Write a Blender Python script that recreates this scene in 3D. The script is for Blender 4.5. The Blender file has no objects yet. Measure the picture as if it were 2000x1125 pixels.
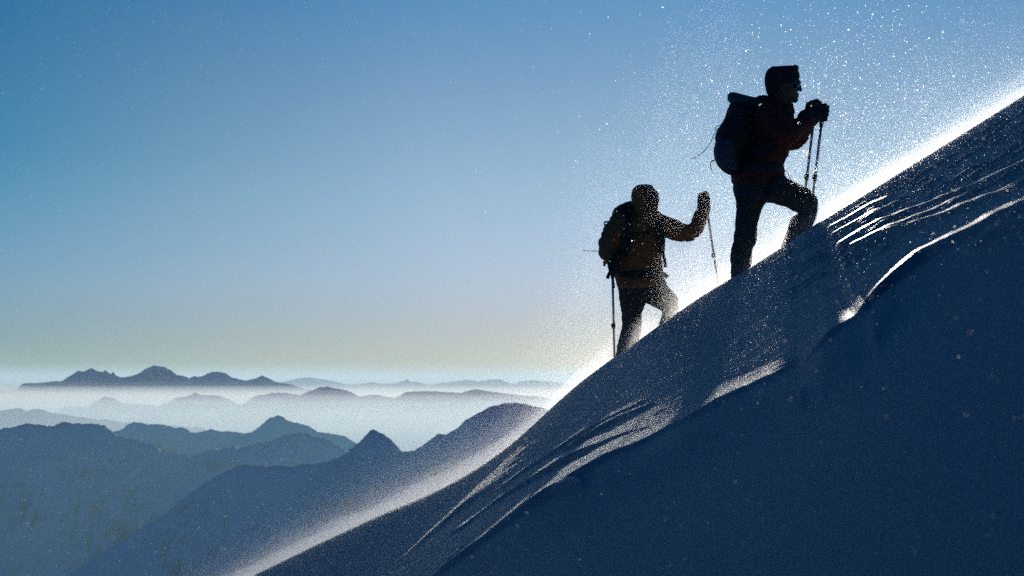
import bpy, math, random
import numpy as np
from mathutils import Vector, noise as mn
random.seed(7)
rng = np.random.default_rng(7)
S = bpy.context.scene
COL = S.collection

# ------------------------------------------------------------------ camera
F = 2777.8                       # focal length in pixels of the 2000 px wide photograph (50 mm on 36 mm)
cam = bpy.data.objects.new('camera', bpy.data.cameras.new('camera'))
COL.objects.link(cam); S.camera = cam
cam.data.sensor_width = 36; cam.data.lens = 50
cam.data.shift_y = 187.5 / 2000
cam.data.clip_start = 0.05; cam.data.clip_end = 400000
cam.location = (0, 0, 0); cam.rotation_euler = (math.radians(90), 0, 0)
cam.data.dof.use_dof = True; cam.data.dof.focus_distance = 10.0; cam.data.dof.aperture_fstop = 5.6

SUN_EL, SUN_AZ = math.radians(10.5), math.radians(11.2)
SUN_DIR = Vector((math.sin(SUN_AZ) * math.cos(SUN_EL), math.cos(SUN_AZ) * math.cos(SUN_EL), math.sin(SUN_EL)))

# ------------------------------------------------------------------ node helpers
def new_mat(name):
    m = bpy.data.materials.new(name); m.use_nodes = True
    nt = m.node_tree
    for n in list(nt.nodes): nt.nodes.remove(n)
    out = nt.nodes.new('ShaderNodeOutputMaterial')
    return m, nt, out
def N(nt, typ, ins=None, **kw):
    n = nt.nodes.new(typ)
    for k, v in kw.items(): setattr(n, k, v)
    for k, v in (ins or {}).items():
        if isinstance(v, bpy.types.NodeSocket): nt.links.new(v, n.inputs[k])
        else: n.inputs[k].default_value = v
    return n
def math_(nt, op, a, b=None, c=None, clamp=False):
    n = nt.nodes.new('ShaderNodeMath'); n.operation = op; n.use_clamp = clamp
    for i, v in enumerate((a, b, c)):
        if v is None: continue
        if isinstance(v, bpy.types.NodeSocket): nt.links.new(v, n.inputs[i])
        else: n.inputs[i].default_value = v
    return n.outputs[0]
def ramp(nt, fac, stops, interp='LINEAR'):
    n = nt.nodes.new('ShaderNodeValToRGB'); nt.links.new(fac, n.inputs[0])
    cr = n.color_ramp; cr.interpolation = interp
    while len(cr.elements) < len(stops): cr.elements.new(0.5)
    for e, (p, c) in zip(cr.elements, stops):
        e.position = p; e.color = (*c, 1) if len(c) == 3 else c
    return n.outputs[0]
def mixc(nt, kind, fac, a, b):
    n = nt.nodes.new('ShaderNodeMix'); n.data_type = 'RGBA'; n.blend_type = kind
    for i, v in ((0, fac), (6, a), (7, b)):
        if isinstance(v, bpy.types.NodeSocket): nt.links.new(v, n.inputs[i])
        else: n.inputs[i].default_value = v if i == 0 else (*v, 1)
    return n.outputs[2]

# ------------------------------------------------------------------ sky
w = bpy.data.worlds.new('World'); S.world = w; w.use_nodes = True
nt = w.node_tree; bg = nt.nodes['Background']
sky = N(nt, 'ShaderNodeTexSky', sky_type='NISHITA', sun_disc=False)
sky.sun_elevation = SUN_EL; sky.sun_rotation = SUN_AZ
sky.altitude = 3000; sky.air_density = 1.0; sky.dust_density = 0.3; sky.ozone_density = 2.0
tc = N(nt, 'ShaderNodeTexCoord')
vec = N(nt, 'ShaderNodeVectorMath', {0: tc.outputs['Generated']}, operation='NORMALIZE').outputs[0]
zc = N(nt, 'ShaderNodeSeparateXYZ', {0: vec}).outputs[2]
dt = N(nt, 'ShaderNodeVectorMath', {0: vec, 1: tuple(SUN_DIR)}, operation='DOT_PRODUCT').outputs['Value']
ang = math_(nt, 'DIVIDE', math_(nt, 'ARCCOSINE', dt), math.pi)           # 0 at the sun, 1 opposite
el = math_(nt, 'DIVIDE', math_(nt, 'ARCSINE', zc), math.pi / 2)         # 0 horizon, 1 zenith
elr = ramp(nt, el, [(0.0, (.62, .52, .52)), (0.02, (.63, .50, .54)), (0.045, (.86, .655, .73)), (0.085, (.98, .86, .80)),
                    (0.13, (.80, .80, .80)), (0.165, (.60, .80, .86)), (0.35, (.22, .72, .96)), (1.0, (.05, .58, 1.0))], 'B_SPLINE')
anr = ramp(nt, ang, [(0.0, (1.0, 1.0, 1.0)), (0.08, (1.0, 1.0, 1.0)), (0.13, (.66, .82, .86)), (0.18, (.19, .61, .76)),
                     (0.35, (.16, .50, .75)), (1.0, (.08, .34, .62))])
skc = mixc(nt, 'MULTIPLY', 1.0, sky.outputs[0], elr)
skc = mixc(nt, 'MULTIPLY', ramp(nt, el, [(0.0, (.2, .48, .58)), (0.04, (.45, .58, .62)), (0.10, (1, 1, 1))]), skc, anr)
skc = mixc(nt, 'MULTIPLY', 1.0, skc, ramp(nt, ang, [(0.0, (1, 1, 1)), (.2, (1, 1, 1)), (.45, (.19, .84, 1.0)), (1.0, (.06, .58, .96))]))
skc = mixc(nt, 'MULTIPLY', 1.0, skc, (.95, 1.03, 1.02))
nt.links.new(skc, bg.inputs[0]); bg.inputs[1].default_value = 0.1

# ------------------------------------------------------------------ sun
sl = bpy.data.lights.new('sun', 'SUN'); sl.energy = 5.0; sl.angle = math.radians(0.53); sl.color = (1.0, 0.93, 0.84)
so = bpy.data.objects.new('sun', sl); COL.objects.link(so)
so.rotation_euler = (-SUN_DIR).to_track_quat('-Z', 'Y').to_euler()

S.view_settings.view_transform = 'Standard'; S.view_settings.look = 'None'
S.view_settings.gamma = 1; S.view_settings.use_curve_mapping = False; S.view_settings.exposure = 0.0
S.cycles.use_denoising = False
S.cycles.volume_bounces = 1; S.cycles.max_bounces = 5; S.cycles.diffuse_bounces = 2
S.cycles.transparent_max_bounces = 96
S.cycles.sample_clamp_indirect = 4
S.cycles.use_adaptive_sampling = True; S.cycles.adaptive_threshold = 0.01

# ------------------------------------------------------------------ object helpers
def tag(o, label=None, cat=None, group=None, kind=None):
    if label: o['label'] = label
    if cat: o['category'] = cat
    if group: o['group'] = group
    if kind: o['kind'] = kind
    return o
def link_mesh(name, me, mat, parent=None, smooth=True):
    o = bpy.data.objects.new(name, me); COL.objects.link(o)
    if mat and not me.materials: me.materials.append(mat)
    if smooth and len(me.polygons): me.polygons.foreach_set('use_smooth', np.ones(len(me.polygons), bool))
    if parent is not None:
        o.parent = parent; o.matrix_parent_inverse = parent.matrix_world.inverted()
    return o
def empty(name, loc):
    o = bpy.data.objects.new(name, None); COL.objects.link(o); o.location = loc
    o.empty_display_size = .1
    bpy.context.view_layer.update()
    return o
def np_mesh(name, V, Q):
    """V (n,3), Q (m,k) faces, k = 3 or 4"""
    me = bpy.data.meshes.new(name)
    V = np.ascontiguousarray(V, np.float32); Q = np.ascontiguousarray(Q, np.int32)
    k = Q.shape[1]
    me.vertices.add(len(V)); me.vertices.foreach_set('co', V.ravel())
    me.loops.add(Q.size); me.loops.foreach_set('vertex_index', Q.ravel())
    me.polygons.add(len(Q)); me.polygons.foreach_set('loop_start', np.arange(0, Q.size, k, dtype=np.int32))
    me.update(calc_edges=True); me.validate()
    return me
def grid_faces(nu, nv):
    i = np.arange(nu * nv).reshape(nv, nu)
    return np.stack([i[:-1, :-1], i[:-1, 1:], i[1:, 1:], i[1:, :-1]], -1).reshape(-1, 4)

# value noise on arrays
_T = rng.random((256, 256))
def vnoise(x, y, seed=0):
    x = x + seed * 17.3; y = y + seed * 31.7
    xi = np.floor(x).astype(int); yi = np.floor(y).astype(int); fx = x - xi; fy = y - yi
    fx = fx * fx * fx * (fx * (fx * 6 - 15) + 10); fy = fy * fy * fy * (fy * (fy * 6 - 15) + 10)
    g = lambda a, b: _T[a & 255, b & 255]
    return (g(xi, yi) * (1 - fx) + g(xi + 1, yi) * fx) * (1 - fy) + (g(xi, yi + 1) * (1 - fx) + g(xi + 1, yi + 1) * fx) * fy
def fbm(x, y, oct=4, seed=0, gain=.5):
    s = 0; a = 1; t = 0
    for k in range(oct):
        s = s + a * vnoise(x * 2 ** k, y * 2 ** k, seed + k); t += a; a *= gain
    return s / t
def ridged(x, y, oct=5, seed=0, gain=.55):
    s = 0; a = 1; t = 0
    for k in range(oct):
        s = s + a * (1 - np.abs(2 * vnoise(x * 2 ** k, y * 2 ** k, seed + k) - 1)); t += a; a *= gain
    return s / t
def sstep(a, b, x):
    t = np.clip((x - a) / (b - a), 0, 1); return t * t * (3 - 2 * t)

# ================================================================== THE SNOW SLOPE
# plan coordinates: a metres along the crest, sg metres from the crest away from the sun (towards the camera)
TS = math.tan(SUN_EL)
sv = np.array([math.sin(SUN_AZ), math.cos(SUN_AZ)])
CA, CB = np.array([-2.7, 15.0]), np.array([2.74, 7.6])
e1 = (CB - CA) / np.linalg.norm(CB - CA)
Minv = np.linalg.inv(np.array([[e1[0], -sv[0]], [e1[1], -sv[1]]]))
def on_plane(px, py):
    """pixel -> (a, sg) where the view ray meets the mean plane of the slope"""
    t = (px - 1000) / F; v = (750 - py) / F
    D = .739 / (.715 * t + .0434 - v)
    q = Minv @ (np.array([t * D, D]) - CA)
    return q[0], q[1]
CREST_PX = [(330, 1212), (500, 1122), (560, 1093), (620, 1064), (700, 1027), (760, 1000), (800, 985), (850, 962), (900, 936), (950, 905),
            (1000, 868), (1050, 822), (1100, 775), (1150, 733), (1200, 699), (1250, 663), (1300, 628), (1350, 592), (1400, 560),
            (1450, 533), (1500, 502), (1550, 468), (1600, 434), (1650, 402), (1700, 372), (1750, 342), (1800, 312), (1850, 281), (1900, 250),
            (1950, 219), (2000, 187), (2100, 125)]
ca, cz = [], []
for px, py in CREST_PX:
    t = (px - 1000) / F
    # a on the plan crest line
    f_ = (t * CA[1] - CA[0]) / ((CB - CA)[0] - t * (CB - CA)[1])
    P_ = CA + f_ * (CB - CA)
    ca.append(f_ * np.linalg.norm(CB - CA)); cz.append((750 - py) / F * P_[1])
ca = np.array(ca); cz = np.array(cz)
def crest_z(a):
    z = np.interp(a, ca, cz)
    s0 = (cz[1] - cz[0]) / (ca[1] - ca[0])
    z = np.where(a < ca[0], cz[0] + (a - ca[0]) * 0.36, z)
    z = np.where(a > ca[-1], cz[-1] + (a - ca[-1]) * 0.39, z)
    return z
def crest_smooth(a):
    k = np.linspace(-.45, .45, 19); wt = np.exp(-(k / .2) ** 2); wt /= wt.sum()
    return sum(w_ * crest_z(a + d_) for d_, w_ in zip(k, wt))
def crest_wide(a):
    k = np.linspace(-2.0, 2.0, 21); wt = np.exp(-(k / .9) ** 2); wt /= wt.sum()
    return sum(w_ * crest_z(a + d_) for d_, w_ in zip(k, wt))
mean_z = lambda a: .715 * (CA[0] + a * e1[0]) + .0434 * (CA[1] + a * e1[1]) - .739

# wind-carved ridges: (lower edge in plan, width towards the sun, strength)
def edge(pts): return np.array([on_plane(*p) for p in pts])
STREAKS = [
    # big band at the foot of the shelf
    (edge([(815, 1135), (900, 1087), (960, 1050), (1040, 1003), (1120, 952), (1200, 903), (1290, 848), (1340, 822), (1450, 756), (1520, 716), (1575, 684)]),
     [(0, .22), (.15, .32), (.35, .44), (.6, .30), (.8, .40), (1, .15)], 1.2, (.10, .2)),
    (edge([(1560, 700), (1600, 676), (1650, 640), (1700, 606)]), [(0, .1), (.4, .45), (1, .25)], .9, (.2, .2)),
    (edge([(1680, 612), (1740, 556), (1800, 512), (1860, 476), (1930, 441), (2010, 402), (2080, 365)]), [(0, .05), (.3, .10), (.6, .16), (1, .2)], .95, (.1, .0)),
    (edge([(1890, 482), (1940, 452), (2000, 428), (2080, 392)]), [(0, .04), (1, .06)], .7, (.3, .0)),
    # second flight of strands
    (edge([(860, 1020), (930, 977), (1000, 942), (1060, 911), (1130, 884), (1200, 858), (1270, 828), (1340, 793)]), [(0, .10), (.4, .14), (.75, .25), (1, .42)], 1.05, (.25, .45)),
    (edge([(1110, 888), (1180, 856), (1240, 822), (1310, 788)]), [(0, .05), (1, .25)], .95, (.4, .5)),
    (edge([(960, 930), (1010, 903), (1060, 877), (1120, 842), (1180, 812), (1240, 782), (1275, 764)]), [(0, .08), (.5, .2), (1, .12)], 1.0, (.25, .3)),
    (edge([(860, 1076), (920, 1040), (990, 1012), (1040, 985)]), [(0, .05), (1, .1)], .85, (.3, .3)),
    (edge([(1000, 1015), (1080, 980), (1150, 955)]), [(0, .03), (1, .05)], .7, (.3, .3)),
    (edge([(1090, 870), (1150, 838), (1210, 806), (1290, 772)]), [(0, .03), (1, .06)], .8, (.3, .4)),
    (edge([(1020, 930), (1090, 900), (1160, 872), (1240, 838)]), [(0, .03), (1, .06)], .8, (.3, .4)),
    (edge([(1410, 775), (1470, 738), (1530, 700)]), [(0, .05), (1, .08)], .9, (.3, .4)),
    (edge([(1700, 478), (1780, 444), (1860, 414), (1930, 384), (2010, 350)]), [(0, .03), (1, .05)], .8, (.3, .2)),
    # by the front climber
    (edge([(1500, 512), (1530, 495), (1560, 476)]), [(0, .06), (1, .08)], .7, (.3, .3)),
    (edge([(1615, 447), (1660, 424), (1710, 396), (1760, 372)]), [(0, .12), (1, .25)], .7, (.05, .5)),
    (edge([(1620, 462), (1680, 432), (1740, 398)]), [(0, .06), (1, .1)], .65, (.05, .5)),
    (edge([(1632, 490), (1680, 462), (1730, 436), (1780, 408), (1850, 380), (1930, 345), (2000, 308), (2060, 280)]), [(0, .22), (.3, .16), (1, .1)], .85, (.03, .1)),
    (edge([(1650, 497), (1720, 466), (1790, 426), (1860, 392), (1930, 360)]), [(0, .08), (1, .06)], .55, (.1, .4)),
    (edge([(1740, 470), (1800, 436), (1870, 405), (1950, 372), (2040, 330)]), [(0, .06), (1, .05)], .42, (.3, .3)),
    # left foot of the crest, lit up to the crest line
    (edge([(760, 1022), (800, 1006), (860, 978), (920, 946), (970, 915), (1010, 882), (1040, 858)]), [(0, .25), (.4, 1.3), (.7, 1.5), (1, .9)], .45, (.3, .4)),
]
def lit_map(a, sg):
    """0..1: how far the surface leans into the grazing sun"""
    L = np.zeros_like(a)
    fib = fbm(a * .9, (sg + .25 * a) * 20, 3, 5)
    fib2 = fbm(a * 1.8, (sg + .28 * a) * 60, 2, 9)
    for e, wd, st, (fi, fo) in STREAKS:
        o = np.argsort(e[:, 0]); ea, es = e[o, 0], e[o, 1]
        t = np.clip((a - ea[0]) / (ea[-1] - ea[0]), -.2, 1.2)
        wid = np.interp(t, [x for x, _ in wd], [y for _, y in wd]) * 1.6
        sg_e = np.interp(a, ea, es) + .03 * (fbm(a * 5, a * 0 + 3, 3, 21) - .5)
        u = (sg_e - sg) / wid
        prof = sstep(-.03 / np.maximum(wid, .05) - .02, .06, u) * (1 - sstep(.25, 1.0, u))
        env = sstep(0, max(fi, .01), t) * (1 - sstep(1 - max(fo, .01), 1.0, t)) * (t > -.001) * (t < 1.001)
        f = sstep(.30 - .12 * st, .72 - .12 * st, fib * .6 + fib2 * .4 + .12 * prof)
        L = np.maximum(L, st * prof * env * (.22 + 1.1 * f))
    # fine glittering lips on the upper part of the shelf
    up = sstep(0.05, .5, sg) * (1 - sstep(2.6, 3.6, sg)) * sstep(4.6, 6.5, a)
    lips = sstep(.66, .86, fbm(a * 5.5, (sg + .35 * a) * 22, 3, 33))
    L = np.maximum(L, .30 * up * lips * sstep(7.2, 8.0, a))
    return np.clip(L, 0, 1.2)
def slope_height(a2, s2, a1, s1):
    """a2, s2 on a grid whose rows follow s1 (first axis)"""
    L = lit_map(a2, s2) * (s2 > 0)
    ds = np.gradient(s1)[:, None]
    M = np.cumsum(L * ds, axis=0) * .095
    M = M - M[np.argmin(np.abs(s1))][None, :]
    # every sun ray grazes the surface: relative to the rays the height is the running maximum M minus a shallow dip
    cs, cw = crest_smooth(a1)[None, :], crest_wide(a1)[None, :]
    H = cs - TS * s2
    j1 = np.argmin(np.abs(a1 - 2.42)); j2 = np.argmin(np.abs(a1 - 9.7))
    e = np.concatenate([STREAKS[0][0], STREAKS[1][0], STREAKS[2][0]]); e = e[np.argsort(e[:, 0])]
    sb = np.interp(a2, e[:, 0], e[:, 1]) + .03
    ga = np.linspace(a1[0], a1[-1], 4000); gs = np.interp(ga, e[:, 0], e[:, 1])
    hw = int(1.2 / (ga[1] - ga[0])); kk = np.hanning(2 * hw + 1); kk /= kk.sum()
    sbw = np.interp(a2, ga, np.convolve(np.pad(gs, hw, mode='edge'), kk, 'valid')) + .1
    over = np.maximum(s2 - sb, 0)
    on = np.clip(L * 5, 0, 1)
    k = np.hanning(161); k /= k.sum()
    Mb = M.copy()
    for r_ in range(M.shape[0]):
        if s1[r_] > 0: Mb[r_, j1:j2] = np.convolve(np.pad(M[r_, j1:j2], 80, mode='edge'), k, 'valid')
    Mb[:, j2:] = Mb[:, j2 - 1][:, None]
    M = M * (1 - sstep(0, .35, over)) + Mb * sstep(0, .35, over)
    Mfar = .12
    M = M + (Mfar - M) * sstep(.1, 1.6, over)
    gap = .012 * sstep(.05, .6, s2) + .0025 * sstep(.2, 1.5, s2) * fbm(a2 * .45, (s2 + .25 * a2) * 5, 3, 41) \
        + .0012 * sstep(.1, 1.0, s2) * fbm(a2 * 6, (s2 + .3 * a2) * 26, 3, 43) * (over <= 0)
    r = (np.minimum(M, Mb) - gap) * (1 - on) + M * on
    # brow: beyond it the lee face falls away smoothly
    r = r - .05 * sstep(0, .45, over) - .10 * np.maximum(s2 - sbw, 0) ** 1.35
    r = r + .02 * sstep(.1, .8, over) * (fbm(a2 * .9, s2 * 1.3, 2, 51) - .5)
    H = H + r + (cw - cs) * sstep(0, 1.2, over)
    # beyond the crest: rounded, then steep
    b = np.maximum(-s2, 0)
    H = H - np.where(b < 1.6, .55 * b * b, .55 * 2.56 + (b - 1.6) * 1.76)
    H = H + .03 * sstep(.1, 1.0, b) * (fbm(a2 * 1.2, s2 * 1.5, 3, 61) - 1.0)
    return H
a1 = np.concatenate([-np.geomspace(60, 1.0, 30), np.linspace(-.9, 2.4, 70), np.linspace(2.42, 9.7, 560), 9.7 + np.geomspace(.03, 30, 40)])
s1 = np.concatenate([-np.geomspace(90, 1.3, 40), np.linspace(-1.25, -.02, 60), np.linspace(0, 5.4, 720), 5.4 + np.geomspace(.012, 14, 70)])
A2, S2 = np.meshgrid(a1, s1)
HZ = slope_height(A2, S2, a1, s1)
SX = CA[0] + A2 * e1[0] - S2 * sv[0]; SY = CA[1] + A2 * e1[1] - S2 * sv[1]
def ground_z(x, y):
    q = Minv @ (np.array([x, y]) - CA)
    i = int(np.clip(np.searchsorted(a1, q[0]), 1, len(a1) - 1)); j = int(np.clip(np.searchsorted(s1, q[1]), 1, len(s1) - 1))
    return float(HZ[j, i])

m_snow, nt, out = new_mat('wind_packed_snow')
tcn = N(nt, 'ShaderNodeTexCoord').outputs['Object']
mp = N(nt, 'ShaderNodeMapping', {0: tcn, 'Rotation': (0, 0, math.radians(40)), 'Scale': (1, 6, 4)}).outputs[0]
n1 = N(nt, 'ShaderNodeTexNoise', {'Vector': mp, 'Scale': 14.0, 'Detail': 5.0}).outputs[0]
n2 = N(nt, 'ShaderNodeTexNoise', {'Vector': tcn, 'Scale': 260.0, 'Detail': 2.0}).outputs[0]
h = math_(nt, 'ADD', math_(nt, 'MULTIPLY', n1, .06), math_(nt, 'MULTIPLY', n2, .25))
bp = N(nt, 'ShaderNodeBump', {'Strength': 1.0, 'Distance': .28, 'Height': h}).outputs[0]
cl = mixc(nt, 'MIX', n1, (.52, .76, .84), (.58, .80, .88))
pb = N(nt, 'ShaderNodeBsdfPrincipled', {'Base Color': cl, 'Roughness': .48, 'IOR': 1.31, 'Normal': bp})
pb.inputs['Specular IOR Level'].default_value = .2
nt.links.new(pb.outputs[0], out.inputs[0])
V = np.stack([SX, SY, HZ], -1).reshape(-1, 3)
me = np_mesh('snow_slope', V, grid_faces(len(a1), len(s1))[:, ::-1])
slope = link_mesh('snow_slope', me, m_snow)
tag(slope, 'steep wind carved snow slope in shade with sunlit ripples', kind='structure')


# ================================================================== THE MOUNTAINS BEYOND
def range_px(pts): return np.array(pts, float)
def mountain_range(name, label, pts, D, rough, seed, mat, slope_=.62, depth=2200, rows=70, extend=0.0):
    pts = range_px(pts)
    px = np.arange(pts[0, 0], pts[-1, 0] + .1, 1.6)
    py = np.interp(px, pts[:, 0], pts[:, 1])
    u = px / 40.0
    py = py - rough * (ridged(u * 1.7, u * 0 + 2, 4, seed) - .6) * 2.2 - rough * .5 * (ridged(u * 6, u * 0 + 5, 4, seed + 3, .75) - .5) * 2.6
    x = (px - 1000) / F * D; zr = (750 - py) / F * D
    v = np.concatenate([-np.geomspace(1, .02, 14) * depth * .5, [0], np.geomspace(.008, 1, rows) * depth])
    X, Vv = np.meshgrid(x, v); Z = np.tile(zr, (len(v), 1))
    cell = depth / 5.0
    d = np.abs(Vv)
    # spurs that run down the flank
    wx = X + .25 * cell * (fbm(X / cell, Vv / cell, 3, seed + 7) - .5) * 2
    spur = ridged(wx / cell, Vv / (cell * 2.6), 5, seed + 11)
    kw = max(5, int(26 / 1.6)) * 2 + 1; kk = np.hanning(kw); kk /= kk.sum()
    zb = np.convolve(np.pad(zr, kw // 2, mode='edge'), kk, 'valid')
    Z = zb[None, :] + (zr - zb)[None, :] * np.exp(-(d / (9.0 * D / F)) ** 1.0)
    low = np.interp(Vv[:, 0], [0, depth], [0, 1])[:, None]
    Zs = Z * (1 - low) + np.percentile(zr, 30) * low
    Zs = Zs - slope_ * d * (1.25 - .5 * fbm(X / cell / 2, Vv / cell / 2, 2, seed + 19)) + (spur - .75) * np.minimum(d * 1.1, cell * .75)
    Zs = Zs + (ridged(wx / cell * 3.1 + .6 * spur, Vv / cell * 2.2, 5, seed + 23, .7) - .6) * np.minimum(d * .55, cell * .28)
    me = np_mesh(name, np.stack([X, D - Vv, Zs], -1).reshape(-1, 3), grid_faces(len(x), len(v))[:, ::-1])
    o = link_mesh(name, me, mat); tag(o, label, kind='structure')
    return o
m_rock, nt, out = new_mat('snowy_mountain_rock')
geo = N(nt, 'ShaderNodeNewGeometry')
gp = N(nt, 'ShaderNodeMapping', {0: geo.outputs['Position'], 'Scale': (1, .6, 2.6)}).outputs[0]
nz = N(nt, 'ShaderNodeSeparateXYZ', {0: geo.outputs['Normal']}).outputs[2]
na = N(nt, 'ShaderNodeTexNoise', {'Vector': gp, 'Scale': .006, 'Detail': 14.0, 'Roughness': .74}).outputs[0]
nb = N(nt, 'ShaderNodeTexNoise', {'Vector': gp, 'Scale': .0011, 'Detail': 4.0}).outputs[0]
k = math_(nt, 'ADD', math_(nt, 'MULTIPLY', nz, .55), math_(nt, 'MULTIPLY', na, .9))
k = math_(nt, 'ADD', k, math_(nt, 'MULTIPLY', nb, .55))
cl = ramp(nt, math_(nt, 'DIVIDE', k, 1.6), [(.0, (.07, .075, .065)), (.57, (.14, .15, .13)), (.65, (.50, .60, .70)), (1, (.60, .70, .80))])
pb = N(nt, 'ShaderNodeBsdfPrincipled', {'Base Color': cl, 'Roughness': .9})
nt.links.new(pb.outputs[0], out.inputs[0])

R0 = [(-260, 1330), (-100, 1240), (0, 1180), (150, 1110), (250, 1050), (330, 998), (390, 950), (435, 923), (474, 908), (510, 910), (570, 911), (593, 907), (640, 902), (674, 887), (693, 869.5), (702, 862), (714, 849), (728.6, 838.4),
      (749, 849), (764, 858.6), (786, 882), (811, 880), (842, 858.6), (856, 848.7), (873, 849), (892, 837), (913.7, 818), (941.7, 802.6), (966.6, 791.8), (997.7, 786.5), (1022.5, 788.6), (1060, 798), (1120, 815), (1250, 850), (1500, 900)]
R1 = [(-260, 850), (-60, 858), (0, 840), (30, 832), (50, 828), (80, 831), (105, 833), (125, 824), (150, 826.5), (175, 829), (190, 828), (205, 832), (218, 842), (226, 850), (245, 855), (300, 868), (313, 879), (340, 887),
      (370, 889), (400, 883), (420, 876), (450, 873), (480, 871), (520, 862), (545, 854), (570, 846), (590, 842.5), (618, 853), (645, 861), (660, 868), (675, 880), (700, 900), (800, 930), (900, 960)]
R2 = [(120, 880), (200, 862), (218, 846), (235, 840), (250, 830), (262, 823), (275, 825), (290, 829), (330, 831), (345, 836), (360, 837), (372, 843), (385, 846), (400, 843), (415, 838), (428, 842), (460, 844), (480, 848),
      (492, 845), (505, 835), (520, 822), (542, 809.5), (552, 813), (560, 819), (580, 825), (605, 835), (622, 845), (645, 848), (675, 853), (692, 864), (740, 890), (820, 920)]
R3 = [(-400, 815), (-100, 812), (0, 803), (20, 800), (35, 797), (45, 799), (52, 804), (62, 800), (75, 798), (90, 803), (110, 808), (150, 815), (250, 826), (400, 835)]
R4 = [(-60, 830), (60, 818), (100, 810), (125, 795), (150, 793.5), (170, 796), (185, 785), (205, 774), (220, 777), (240, 789), (260, 790), (290, 791), (310, 794), (325, 787), (345, 776), (365, 775), (380, 766), (395, 773),
      (425, 773), (445, 778), (465, 789), (475, 788), (500, 773), (520, 770), (545, 766), (565, 769), (585, 772), (600, 766), (625, 757), (640, 754), (655, 759), (680, 764), (700, 773), (740, 772), (770, 777), (790, 767), (830, 763),
      (860, 765), (900, 768), (930, 760), (960, 765), (1000, 770), (1100, 780), (1300, 790)]
R5 = [(-500, 770), (-200, 752), (-60, 766), (0, 762), (10, 763), (30, 763), (45, 750), (75, 747), (100, 745), (120, 745), (140, 732), (150, 726), (165, 725), (178, 720), (190, 724), (203, 727), (205, 723), (210, 727), (217, 731),
      (221, 726), (226, 733), (240, 737), (260, 733), (275, 727), (285, 719), (303, 714), (320, 717), (335, 724), (345, 732), (370, 738), (378, 734), (395, 735), (405, 729), (423, 725), (440, 728), (455, 738), (480, 743),
      (495, 740), (512, 733), (525, 739), (535, 745), (560, 750), (600, 760), (640, 768)]
R6 = [(480, 760), (535, 746), (560, 745), (580, 740), (605, 737), (625, 740), (650, 745), (680, 752), (700, 752), (725, 747), (745, 750), (770, 749), (790, 744), (795, 740), (800, 745), (815, 747), (835, 753), (860, 748), (880, 746),
      (900, 744), (915, 742), (930, 745), (945, 745), (960, 741), (980, 742), (1000, 750), (1015, 745), (1040, 743), (1070, 745), (1100, 750), (1200, 756), (1500, 750), (2200, 756)]
mountain_range('mountain_ridge', 'nearest dark ridge rising to a small pointed peak behind the snow slope', R0, 3000, 2.4, 3, m_rock, depth=1900)
mountain_range('mountain_massif', 'broad dark massif with snow patches filling the lower left', R1, 4600, 2.8, 13, m_rock, depth=2400)
mountain_range('mountain_ridge', 'dark ridge with a sharp pyramid peak behind the broad massif', R2, 6400, 2.6, 23, m_rock, depth=2200)
mountain_range('mountain_range', 'pale hazy foothills at the far left edge', R3, 11000, 1.8, 33, m_rock, depth=2500, rows=30)
mountain_range('mountain_range', 'pale blue mountain range half lost in the valley haze', R4, 16000, 1.8, 43, m_rock, depth=3000, rows=30)
mountain_range('mountain_range', 'clear blue far peaks standing above the haze on the left', R5, 30000, 1.7, 53, m_rock, depth=4500, rows=30)
mountain_range('mountain_range', 'faintest pale peaks on the horizon at the centre', R6, 70000, 1.5, 63, m_rock, depth=7000, rows=20)
V = np.array([(-90000, -3000, -1500), (90000, -3000, -1500), (90000, 140000, -1500), (-90000, 140000, -1500)], float)
g = link_mesh('valley_floor', np_mesh('valley_floor', V, np.array([[0, 1, 2, 3]])), m_rock); tag(g, 'valley floor under thick haze', kind='structure')

# ------------------------------------------------------------------ air
def volume_box(name, x0, x1, y0, y1, z0, z1, col, dens, g_, label):
    V = np.array([(x, y, z) for z in (z0, z1) for y in (y0, y1) for x in (x0, x1)], float)
    Q = np.array([[0, 2, 3, 1], [4, 5, 7, 6], [0, 1, 5, 4], [2, 6, 7, 3], [0, 4, 6, 2], [1, 3, 7, 5]])
    m, nt, out = new_mat(name)
    pv = N(nt, 'ShaderNodeVolumePrincipled', {'Color': (*col, 1), 'Density': dens, 'Anisotropy': g_})
    nt.links.new(pv.outputs[0], out.inputs['Volume'])
    o = link_mesh(name, np_mesh(name, V, Q), m, smooth=False); tag(o, label, kind='stuff')
    return o
volume_box('haze', -92000, 92000, -3200, 142000, -1510, 900, (.52, .80, .93), 8e-6, .2, 'thin blue haze over the whole mountain view')
for x_, y_, y1_, top, dens, al in ((91000, 7600, 140000, 70, 3e-6, .74), (90950, 7625, 139900, 20, 5e-6, .74), (90900, 7650, 41000, -25, 2.4e-5, .84), (90850, 7675, 40900, -60, 5e-5, .90),
                                   (90800, 7700, 40800, -110, 7e-5, .95), (90700, 7750, 139700, -170, 6e-5, .96), (90600, 7800, 139600, -240, 8e-5, 1.0)):
    volume_box('valley_mist', -x_, x_, y_, y1_, -1505 + x_ / 1e5, top, (al * .90, al * .98, al), dens, .45 if al > .9 else .2, 'layer of pale mist filling the far valleys below the peaks')
volume_box('horizon_haze', -91100, 91100, 42000, 140500, -1503.5, 620, (.72, .84, .88), 1.6e-5, .3, 'pale haze veiling the faintest peaks on the horizon')
volume_box('valley_haze', -60000, 60000, 500, 7500, -1504, -60, (.29, .57, .68), 8e-5, .2, 'thin blue haze between the nearest dark mountains')

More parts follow.
